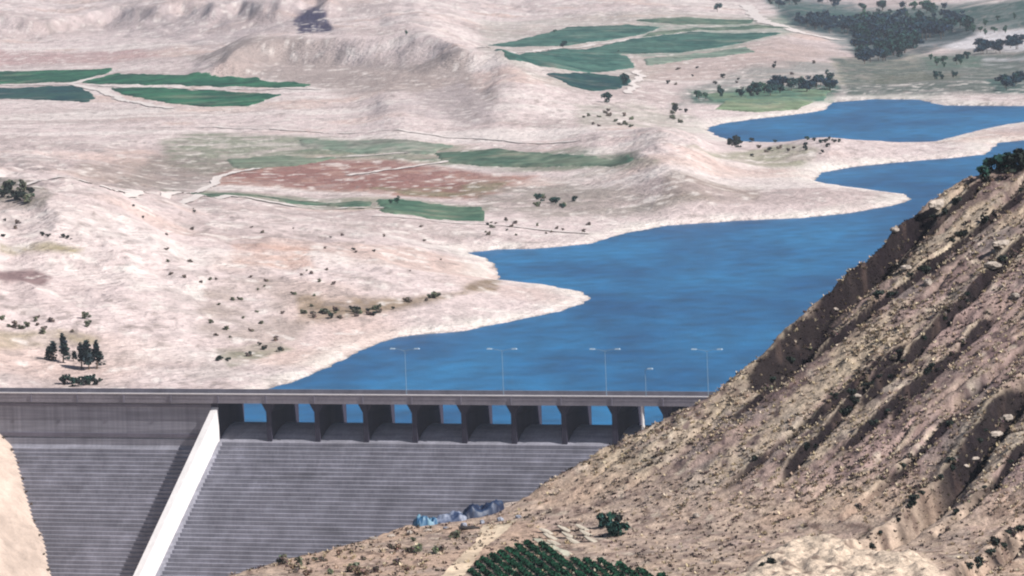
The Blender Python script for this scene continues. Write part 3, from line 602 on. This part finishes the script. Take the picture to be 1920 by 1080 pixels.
def plant(name, kind, p, s, label, cat, group, trunk=None):
    r = empty(name, p); r.scale = (s * random.uniform(.85, 1.2), s * random.uniform(.85, 1.2), s * random.uniform(.85, 1.15)); r.scale = (r.scale[0] * (1.7 if kind == 'cyp' else 1), r.scale[1] * (1.7 if kind == 'cyp' else 1), r.scale[2]); r.rotation_euler.z = random.uniform(0, 6.28)
    c = bpy.data.objects.new('crown' if trunk is not STM else 'foliage', random.choice(CROWN[kind])); link(c, r)
    t = bpy.data.objects.new('trunk' if trunk is not STM else 'stem', trunk); link(t, r)
    return tag(r, label, cat, group)
def scat(poly, n, kinds, smin, smax, name, label, cat, group, trunk, hitf=hit):
    xs = [p[0] for p in poly]; yy = [p[1] for p in poly]; k = 0; tries = 0
    while k < n and tries < n * 30:
        tries += 1; a = random.uniform(min(xs), max(xs)); b = random.uniform(min(yy), max(yy))
        if not inside(poly, np.array([a]), np.array([b]))[0]: continue
        h = hitf(a, b)
        if h is None or h[2] < .3: continue
        plant(name, random.choice(kinds), tuple(h), random.uniform(smin, smax), label, cat, group, trunk); k += 1
def box_(x0, y0, x1, y1): return [(x0, y0), (x1, y0), (x1, y1), (x0, y1)]
T_ = 'tree'
scat([(1590, 62), (1640, 50), (1700, 52), (1815, 50), (1820, 66), (1740, 78), (1705, 100), (1680, 112), (1650, 100), (1600, 95), (1615, 80)], 95, ['river', 'river2'], 1.0, 1.6, 'riverside_tree', 'dark blue green tree in the dense wood beside the pale riverbed', T_, 'trees of the riverside wood', TR)
scat([(1600, 48), (1700, 36), (1815, 40), (1830, 56), (1640, 62)], 30, ['river', 'river2'], .9, 1.4, 'riverside_tree', 'dark tree along the far edge of the riverside wood', T_, 'trees at the far edge of the wood', TR)
scat([(1600, 100), (1680, 100), (1660, 120), (1610, 122)], 12, ['river2', 'river'], .7, 1.2, 'riverside_tree', 'dark tree in the lower clump of the riverside wood, above the meadow', T_, 'trees of the lower riverside clump', TR)
scat([(1485, 36), (1600, 50), (1595, 70), (1500, 54)], 26, ['river2'], .8, 1.3, 'riverside_tree', 'slate blue tree in the line leading left from the riverside wood', T_, 'trees of the line left of the wood', TR)
scat([(1790, 60), (1925, 20), (1925, 60), (1830, 72)], 9, ['field'], .6, .9, 'valley_tree', 'scattered small tree on the grey ground in the upper right corner', T_, 'scattered trees in the upper right corner', TR)
scat([(1440, 2), (1580, 4), (1570, 20), (1450, 16)], 14, ['river2', 'river'], .7, 1.1, 'riverside_tree', 'hazy dark tree at the top edge above the riverside wood', T_, 'trees at the top edge of the valley', TR)
scat([(1600, 18), (1760, 14), (1760, 40), (1600, 42)], 18, ['field', 'river'], .8, 1.3, 'riverside_tree', 'greyish green tree just above the riverside wood', T_, 'paler trees above the wood', TR)
scat([(1815, 92), (1925, 80), (1925, 104), (1830, 104)], 15, ['river2'], .7, 1.0, 'riverside_tree', 'dark tree beside the white riverbed at the right edge', T_, 'trees by the white riverbed', TR)
scat([(1740, 112), (1835, 108), (1830, 126), (1745, 128)], 9, ['river', 'field'], .6, .9, 'valley_tree', 'green tree in the short row below the riverbed', T_, 'short tree row below the riverbed', TR)
scat([(1745, 142), (1795, 140), (1795, 148), (1745, 150)], 6, ['river'], .35, .5, 'valley_tree', 'small tree in the thin dark hedge below the short row', T_, 'thin dark hedge in the valley', TR)
scat([(1865, 160), (1925, 148), (1925, 175), (1880, 172)], 9, ['river', 'river2'], .6, .9, 'lakeside_tree', 'dark tree in the clump on the upper lake shore at the right edge', T_, 'clump on the upper lake shore', TR)
scat([(1300, 182), (1450, 170), (1470, 180), (1310, 192)], 16, ['river', 'field'], .6, .95, 'lakeside_tree', 'green tree in the hedge along the upper lake meadow', T_, 'hedge along the meadow', TR)
scat([(1440, 166), (1570, 156), (1572, 172), (1450, 178)], 18, ['river2', 'river'], .6, 1.0, 'lakeside_tree', 'bluish tree at the right end of the meadow hedge', T_, 'right end of the meadow hedge', TR)
for (a, b), s_, l in (((1345, 22), 1.0, 'lone dark tree clump left of the valley road'), ((1056, 92), .7, 'dark tree where the pale lane forks between the green fields'), ((1040, 62), .5, 'small tree on the upper edge of the wedge field'),
        ((1170, 160), .8, 'dark tree at the right tip of the small dark field'), ((1160, 98), .3, 'tiny tree in the middle of the pale teal field'), ((762, 66), .5, 'small dark tree behind the flat-topped hill'),
        ((1138, 192), .8, 'dark leaning tree on the ridge foot'), ((745, 384), .5, 'rounded tree on the upper edge of the lakeside field'), ((732, 384), .4, 'smaller tree left of the rounded field-edge tree')):
    h = hit(a, b); 
    if h is not None: plant('field_tree', 'river' if s_ > .6 else 'field', tuple(h), s_, l, T_, None, TR)
for i, ((a, b), s_, l) in enumerate((((97, 676), .75, 'slim dark tree, leftmost of the row behind the dam'), ((119, 680), .85, 'dark tree second from the left in the row behind the dam'), ((138, 678), .45, 'shortest dark tree in the middle of the row behind the dam'),
        ((153, 690), .8, 'dark tree left of the two thickest behind the dam'), ((167, 693), 1.0, 'thick dark tree, taller of the pair right of the row'), ((182, 692), .9, 'thick dark tree, rightmost of the row behind the dam'))):
    h = hit(a, b); plant('slim_tree', 'cyp', tuple(h), s_, l, T_, 'row of dark trees behind the dam', TRS)
S_ = 'shrub'
def shr(poly, n, kinds, a, b, label, group, name='shrub', hitf=hit): scat(poly, n, kinds, a, b, name, label, S_, group, STM, hitf)
shr([(115, 715), (215, 712), (215, 728), (115, 728)], 9, ['teal', 'dark'], .8, 1.4, 'grey green shrub on the bank close behind the deck', 'shrubs close behind the deck')
shr(box_(0, 345, 60, 380), 12, ['dark', 'olive'], 1.0, 1.8, 'dark shrub on the ridge top at the left edge', 'shrubs on the left ridge')
shr([(560, 585), (700, 580), (840, 548), (860, 556), (700, 600), (580, 605)], 22, ['dark', 'olive', 'brown'], .5, 1.1, 'dark shrub in the line along the foot of the lakeside bluff', 'shrubs at the bluff foot')
shr([(400, 668), (540, 628), (560, 650), (420, 690)], 12, ['dark', 'brown'], .5, .9, 'small dark shrub on the low bank right above the shore', 'shrubs on the low bank')
shr(box_(0, 596, 180, 628), 14, ['brown', 'olive'], .5, 1.1, 'brownish shrub on the slope above the dark tree row', 'shrubs above the tree row')
shr([(300, 460), (620, 500), (640, 600), (400, 640), (330, 560)], 34, ['brown', 'olive'], .3, .7, 'small dry shrub dotting the pale slope beside the lake', 'dry shrubs on the pale slope')
shr([(200, 380), (840, 425), (820, 520), (300, 440)], 20, ['brown', 'dark'], .3, .65, 'tiny shrub on the smooth pale hillside', 'tiny shrubs on the smooth hillside')
shr([(900, 405), (1120, 420), (1110, 448), (900, 452)], 18, ['brown', 'olive', 'dark'], .4, .9, 'shrub on the flat ground by the narrow lake inlet', 'shrubs by the lake inlet')
shr([(1000, 370), (1080, 375), (1060, 400), (1000, 395)], 8, ['teal', 'olive'], .8, 1.5, 'grey green shrub on the plain right of the lakeside field', 'shrubs right of the lakeside field')
shr([(1090, 205), (1180, 200), (1190, 240), (1100, 240)], 16, ['olive', 'brown'], .7, 1.4, 'grey shrub at the foot of the ridge shoulder', 'shrubs at the ridge foot')
shr([(1255, 190), (1290, 195), (1285, 235), (1258, 228)], 8, ['dark', 'olive'], 1.0, 1.7, 'dark shrub between the ridge foot and the upper lake', 'shrubs by the upper lake')
shr([(1360, 268), (1385, 270), (1383, 278), (1360, 277)], 3, ['dark'], 1.6, 2.0, 'big dark shrub at the left end of the spit', 'big shrubs at the spit end')
shr([(1390, 262), (1680, 262), (1660, 268), (1400, 268)], 10, ['dark', 'teal'], .7, 1.2, 'dark shrub on the far rim of the sandy spit', 'shrubs on the spit rim')
shr([(1400, 275), (1560, 272), (1540, 290), (1380, 300)], 12, ['brown', 'dark'], .7, 1.2, 'brown shrub on the near slope of the sandy spit', 'shrubs on the spit slope')
shr([(1210, 130), (1560, 110), (1560, 150), (1230, 165)], 14, ['brown', 'dark'], .7, 1.6, 'dark shrub on the pinkish ground above the meadow', 'shrubs above the meadow')
shr([(0, 400), (120, 390), (140, 450), (0, 455)], 9, ['brown', 'dark'], .4, .9, 'small dark shrub on the left ridge slope', 'shrubs on the left ridge slope')

# ---- hillside shrubs along the ledges and tussocks
def hhit(px, py):
    d = raydir(px, py); yy = np.arange(560, 930, .4); z = hz(d[0] * yy, yy); b = np.nonzero(H + d[2] * yy <= z)[0]
    return (None if len(b) == 0 or yy[b[0]] > 790 else np.array([d[0] * yy[b[0]], yy[b[0]], z[b[0]]]))
for i, (a, b, hgt, wd) in enumerate(LEDGE):
    n = int(5 + 8 * (hgt > 1.5)) if i > 1 else 0
    for k in range(n):
        q = random.random(); h = hhit(a[0] + (b[0] - a[0]) * q + random.uniform(-8, 8), a[1] + (b[1] - a[1]) * q + random.uniform(-8, 8))
        if h is not None: plant('thicket', random.choice(['dark', 'dark', 'brown']), tuple(h - [0, 0, .2]), random.uniform(.3, .6), ('dark thicket in the broad shaded cleft of the hillside' if hgt > 1.5 else 'low dark thicket growing along a thin rock ledge'), 'thicket', 'thickets in the broad clefts' if hgt > 1.5 else 'thickets on the thin ledges', STM)
shr([(1850, 300), (1925, 285), (1925, 325), (1850, 322)], 9, ['teal', 'dark'], .9, 1.4, 'dark green shrub on the top of the rocky hillside', 'green shrubs on the hilltop', 'shrub', hhit)
h = hhit(1846, 334)
plant('shrub', 'teal', tuple(h), 1.0, 'green shrub furthest left on the crest of the rocky hillside', S_, None, STM)
shr([(1120, 990), (1165, 978), (1160, 1010), (1125, 1012)], 5, ['dark', 'teal'], .7, 1.0, 'dark green shrub right of the pale stone slabs', 'shrubs beside the slabs', 'shrub', hhit)
shr(box_(1425, 1052, 1450, 1078), 2, ['dark'], .5, .7, 'black looking shrub on the tan earth mound', 'shrubs on the earth mound', 'shrub', hhit)
shr([(935, 915), (1000, 915), (990, 930), (930, 935)], 5, ['dark'], .8, 1.1, 'dark shrub on the crest beside the blue sheeting', 'shrubs by the sheeting', 'shrub', hhit)

def tussocks(n, name, seed, cols, smin, smax, label, cond):
    r = np.random.default_rng(seed); X_ = r.uniform(-45, 110, n * 3); Y_ = r.uniform(600, 800, n * 3); z, dk, lt, hl, ov = hz(X_, Y_, True)
    dens = vnoise(X_ / 7, Y_ / 8, seed) * .6 + vnoise(X_ / 2, Y_ / 2.2, seed + 1) * .4
    k = (ov < 3) & (r.random(n * 3) < cond(dens, hl, dk)); k = np.nonzero(k)[0][:n]; X_, Y_, z = X_[k], Y_[k], z[k]; m = len(k)
    nb = 7; V = np.zeros((m, nb, 4, 3)); sz = r.uniform(smin, smax, m) ** 1.0
    for j in range(nb):
        a = r.uniform(0, 2 * pi, m); tl = r.uniform(.25, 1.1, m); L = sz * r.uniform(.7, 1.2, m); wv = sz * r.uniform(.14, .3, m)
        dx, dy = np.cos(a), np.sin(a); px_, py_ = -dy, dx
        b = np.stack([X_ + dx * sz * .15, Y_ + dy * sz * .15, z - .08], 1)
        tip = b + np.stack([dx * np.sin(tl) * L, dy * np.sin(tl) * L, np.cos(tl) * L], 1)
        wv3 = np.stack([px_ * wv, py_ * wv, 0 * wv], 1); mid = b * .45 + tip * .55
        V[:, j, 0] = b - wv3 * .5; V[:, j, 1] = mid - wv3; V[:, j, 2] = tip; V[:, j, 3] = mid + wv3
    cc = np.array(cols)[r.integers(len(cols), size=m)] * r.uniform(.7, 1.3, (m, 1)); cc = np.repeat(cc, nb * 4, 0)
    me = np_mesh(name, V.reshape(-1, 3), np.arange(m * nb * 4).reshape(-1, 4), M_leaf, cc, smooth=False)
    o = link(bpy.data.objects.new(name, me)); tag(o, label, 'dry scrub', kind='stuff')
tussocks(15000, 'dry_grass', 5, [[.38, .31, .20], [.50, .42, .30], [.45, .38, .3], [.27, .21, .15], [.36, .27, .21]], .25, .6, 'straw coloured dry grass tufts covering the hillside', lambda d, h, k: (.25 + .9 * ss(d, .4, .6)) * (.15 + h))
tussocks(17000, 'dark_scrub', 6, [[.045, .032, .03], [.025, .02, .022], [.06, .05, .035], [.08, .05, .05]], .16, .5, 'dark purple brown low scrub dotted over the hillside', lambda d, h, k: np.clip(ss(1 - d, .38, .6) * (.3 + h) + k, 0, 1))

shr([(470, 1070), (640, 1030), (820, 1000), (880, 1010), (820, 1045), (780, 1085), (480, 1085)], 30, ['brown', 'olive', 'rust'], .3, .65, 'dry brownish bush on the bare bench above the dam face', 'dry bushes on the bench', 'shrub', hhit)
for k_, (a, b) in enumerate(((6, 822), (22, 845), (36, 870), (44, 900), (50, 925), (58, 950), (66, 980), (74, 1005), (82, 1040), (90, 1070))):
    h = hit(a, b, 1180, 1400)
    if h is not None: plant('shrub', 'brown', tuple(h), random.uniform(.3, .6), 'dark bush where the peach coloured bank meets the dam steps', S_, 'bushes along the bank edge', STM)
# ---- boulders
import bmesh
def rock_mesh(sd, sub=3, rough=.35):
    bm = bmesh.new(); bmesh.ops.create_icosphere(bm, subdivisions=sub, radius=1); me = bpy.data.meshes.new('boulder')
    for v in bm.verts:
        p = v.co; n = mathutils.noise.noise(p * 1.1 + mathutils.Vector((sd * 3.1, 0, 0))) + .45 * mathutils.noise.noise(p * 2.7 + mathutils.Vector((0, sd, 0)))
        v.co = p * (1 + rough * n); v.co.z *= .75
        v.co = mathutils.Vector([round(c / .35) * .35 * .65 + c * .35 for c in v.co])
    bm.to_mesh(me); bm.free(); return me
M_rock = mat('pale_rock', (.38, .33, .29), .9, .2, var=[(1.5, .45, (1, 1, 1))], bump=(4, .6, .15))
M_rockb = mat('blue_grey_rock', (.28, .30, .36), .85, .2, var=[(1.5, .3, (1, 1, 1))], bump=(4, .6, .15))
M_slab = mat('weathered_slab', (.40, .36, .30), .9, .15, var=[(1.5, .2, (1, 1, 1))])
RM = [rock_mesh(k) for k in range(5)]
def rock(px, py, sx, sy, sz, rot, label, m=None, name='boulder', grp=None, sink=.25, tilt=0, ty=0):
    h = hhit(px, py)
    if h is None: return
    me = random.choice(RM)
    o = bpy.data.objects.new(name, me); link(o); o.location = h + [0, 0, sz * (1 - sink) * .5]; q_ = .78 if name == 'boulder' else 1; o.scale = (sx * q_, sy * q_, sz * q_); o.rotation_euler = (tilt, ty, rot)
    if not me.materials: me.materials.append(M_rock)
    if m: o.material_slots[0].link = 'OBJECT'; o.material_slots[0].material = m
    tag(o, label, 'rock', grp); return o
for a in ((1760, 395, 2.4, .8, 1.3, .8, 'long pale yellowish boulder high on the hillside near the water'), (1678, 436, .8, .7, .7, 0, 'rounded pale boulder on the upper rim of the broad cleft'), (1862, 505, 1.6, 1.0, .9, .5, 'bluish white boulder in the middle of the upper hillside'),
          (1880, 462, 2.2, 1.0, .9, .7, 'pale broken boulder above the bluish one'), (1700, 505, 1.1, .8, .6, .3, 'pale boulder below the head of the broad cleft'), (1740, 535, .7, .8, 1.0, 0, 'upright pale boulder between two thin ledges'),
          (1567, 588, .5, .5, .4, 0, 'small pale rock inside the dark broad cleft'), (1606, 754, .8, .5, .5, .5, 'pale rock at the bend of a thin ledge, mid hillside'),
          (1868, 822, 1.5, .8, .7, .8, 'whitish broken rock in the long lower cleft'), (1890, 795, 1.1, .7, .8, .8, 'whitish rock topmost in the long lower cleft'), (1828, 864, .8, .4, .4, .6, 'small lilac grey rock in the lower cleft'), (1812, 888, .5, .4, .4, .2, 'small round rock near the foot of the lower cleft'),
          (1306, 972, .6, .5, .6, 0, 'small white rock low on the pinkish slope'), (1905, 560, .9, .8, .8, .1, 'pale rock at the right edge of the upper hillside')):
    rock(*a)
for k in range(9):
    rock(1028 + (k % 3) * 34 + (k // 3) * 8, 1000 + (k // 3) * 11 - (k % 3) * 3, 1.3, .55, .22, -.5 + random.uniform(-.1, .1), 'long pale stone slab in the stepped patch above the green rows', M_slab, 'stone_slab', 'pale stone slabs above the green rows', .1, .0, .42)
# ---- blue sheeting heap on the bench
def sheet(px, py, L, Wd, Ht, rot, base, label, sd):
    h = None
    while h is None: h = hhit(px, py); py += 2
    print(label, py)
    n1, n2 = 46, 22; u = np.linspace(-1, 1, n1); v = np.linspace(-1, 1, n2); A_, B_ = np.meshgrid(u, v); a = A_.ravel(); b = B_.ravel()
    r = np.clip(1 - (np.abs(a) ** 3 + np.abs(b) ** 2.4), 0, 1); lump = fbm(a * 2.2 + sd, b * 1.6, 4, sd); zz_ = Ht * r ** .45 * (1 + lump * 2.2) + .12 * fbm(a * 9, b * 6, 3, sd + 3)
    x_ = a * L / 2 * (1 + .15 * fbm(b * 2, a, 2, sd + 5)); y_ = b * Wd / 2 * (1 + .3 * fbm(a * 2.5, b * 0, 2, sd + 6))
    X_ = h[0] + x_ * cos(rot) - y_ * sin(rot); Y_ = h[1] + x_ * sin(rot) + y_ * cos(rot); Z_ = hz(X_, Y_) ; Z_ = np.maximum(Z_, h[2] - 1.0) + np.where(r > 0, zz_ + .03, -.3)
    n = ss(fbm(a * 3, b * 2.5, 3, sd + 9), -.1, .12)[:, None]; cc = np.array(base[0])[None] * n + np.array(base[1])[None] * (1 - n)
    me = np_mesh('plastic_sheet', np.stack([X_, Y_, Z_], 1), gridfaces(n2, n1), M_tarp, cc); tag(link(bpy.data.objects.new('plastic_sheet', me)), label, 'sheeting', 'sheeted heaps on the crest')
M_tarp = mat('plastic_sheeting', attr='cover', rough=.5, spec=.4)
sheet(797, 972, 3.2, 2.2, 1.0, .2, ([.03, .10, .20], [.14, .27, .36]), 'light blue plastic sheet heap at the left end above the dam face', 3)
sheet(842, 974, 5.4, 2.4, .85, .1, ([.03, .05, .11], [.20, .23, .31]), 'pale lavender sheeted heap in the middle of the blue pile', 4)
sheet(900, 962, 6.6, 3.0, 1.3, .45, ([.008, .016, .045], [.02, .04, .09]), 'dark navy sheet heap at the right end of the blue pile', 5)
for a in ((825, 952, .45, 'white stone on top of the pale sheeted heap'), (885, 938, .5, 'white stone on top of the navy heap, left one'), (925, 944, .55, 'white stone at the right shoulder of the navy heap')):
    rock(a[0], a[1] + 12, a[2] * 1.6, a[2], a[2], 0, a[3], M_slab, 'boulder', None, 0)
for k in range(9): rock(700 + k * 34, 1012 - k * 5, random.uniform(.35, .9), .5, random.uniform(.3, .6), k, 'rubble stone on the crest left of and under the blue pile', M_rockb if k > 3 else M_rock, 'boulder', 'rubble stones on the crest')
rock(880, 992, 1.7, .7, .4, 0, 'low black looking rock under the navy heap', mat('dark_rock', (.05, .045, .045), .9, .1))
# ---- dirt track and planted rows
M_track = mat('dirt_track', attr='cover', rough=.95, spec=.1, var=[(1.5, .12, (1, 1, 1))])
hp = [q[:2] for q in unproj_poly([(905, 985), (970, 975), (945, 1000), (905, 1030), (868, 1085), (822, 1085), (850, 1055), (890, 1018)], hhit)]
tm = drape('track', hp, hz, 130, 150, M_track, cropcol([.60, .50, .38], [.54, .43, .32], 4), .04, False); tag(link(bpy.data.objects.new('dirt_track', tm)), kind='structure')
hp = [q[:2] for q in unproj_poly([(995, 1012), (1012, 1010), (1075, 1040), (1062, 1046)], hhit)]
tm = drape('track', hp, hz, 50, 60, M_track, cropcol([.45, .47, .36], [.52, .5, .4], 4), .04, False); tag(link(bpy.data.objects.new('footpath', tm)), kind='structure')
OR = [q[:2] for q in unproj_poly([(868, 1086), (905, 1050), (940, 1037), (992, 1018), (1035, 1028), (1062, 1050), (1125, 1052), (1180, 1066), (1262, 1086)], hhit)]
ox = [p[0] for p in OR]; oy = [p[1] for p in OR]; dv = np.array([.14, -.99]); nv = np.array([.99, .14]); nrow = 0
OR2 = OR + []
for k in range(-8, 34):
    c0 = np.array([min(ox), min(oy) - 12]) + nv * 1.5 * k; pts_ = []
    for q in np.arange(-70, 70, .16):
        p = c0 - dv * q; 
        if inside(OR, np.array([p[0]]), np.array([p[1]]))[0] : pts_.append(p)
    if len(pts_) < 14: continue
    pts_ = np.array(pts_); r = np.random.default_rng(k + 50); m = len(pts_) * 5; P0 = pts_[r.integers(len(pts_), size=m)]
    ra = r.uniform(0, 1, m) ** .5 * .42; th = r.uniform(0, pi, m); x_ = P0[:, 0] + ra * np.cos(th) + r.normal(0, .05, m); y_ = P0[:, 1] + r.uniform(-.2, .2, m); z_ = hz(x_, y_) + .12 + ra * np.sin(th) * 1.0
    cen = np.stack([x_, y_, z_], 1); aa = r.normal(0, 1, (m, 3)); aa /= np.linalg.norm(aa, axis=1)[:, None]; bb = np.cross(aa, r.normal(0, 1, (m, 3))); bb /= np.linalg.norm(bb, axis=1)[:, None]; s_ = r.uniform(.12, .24, (m, 1))
    V = np.stack([cen + aa * s_, cen + bb * s_, cen - aa * s_, cen - bb * s_], 1).reshape(-1, 3); cc = np.repeat(np.array([.008, .045, .024])[None] * r.uniform(.5, 1.7, (m, 1)), 4, 0)
    me = np_mesh('vine_row', V, np.arange(len(V)).reshape(-1, 4), M_leaf, cc, False)
    tag(link(bpy.data.objects.new('vine_row', me)), 'dark green planted row in the small plot at the bottom edge', 'crop row', 'planted rows in the small plot'); nrow += 1
print('rows', nrow)

bpy.ops.mesh.primitive_cube_add(size=1, location=(0, 22000, 60)); hb = bpy.context.object; hb.name = 'haze'; hb.scale = (58000, 46200, 400)
hm_ = bpy.data.materials.new('air_haze'); hm_.use_nodes = True; tn = hm_.node_tree; tn.nodes.clear(); ou = tn.nodes.new('ShaderNodeOutputMaterial'); pv = tn.nodes.new('ShaderNodeVolumePrincipled')
pv.inputs['Color'].default_value = (.80, .86, 1, 1); pv.inputs['Density'].default_value = 4.5e-5; pv.inputs['Anisotropy'].default_value = .1; tn.links.new(pv.outputs[0], ou.inputs['Volume'])
hb.data.materials.append(hm_); tag(hb, 'thin pale blue haze filling the valley air', None, None, 'stuff')
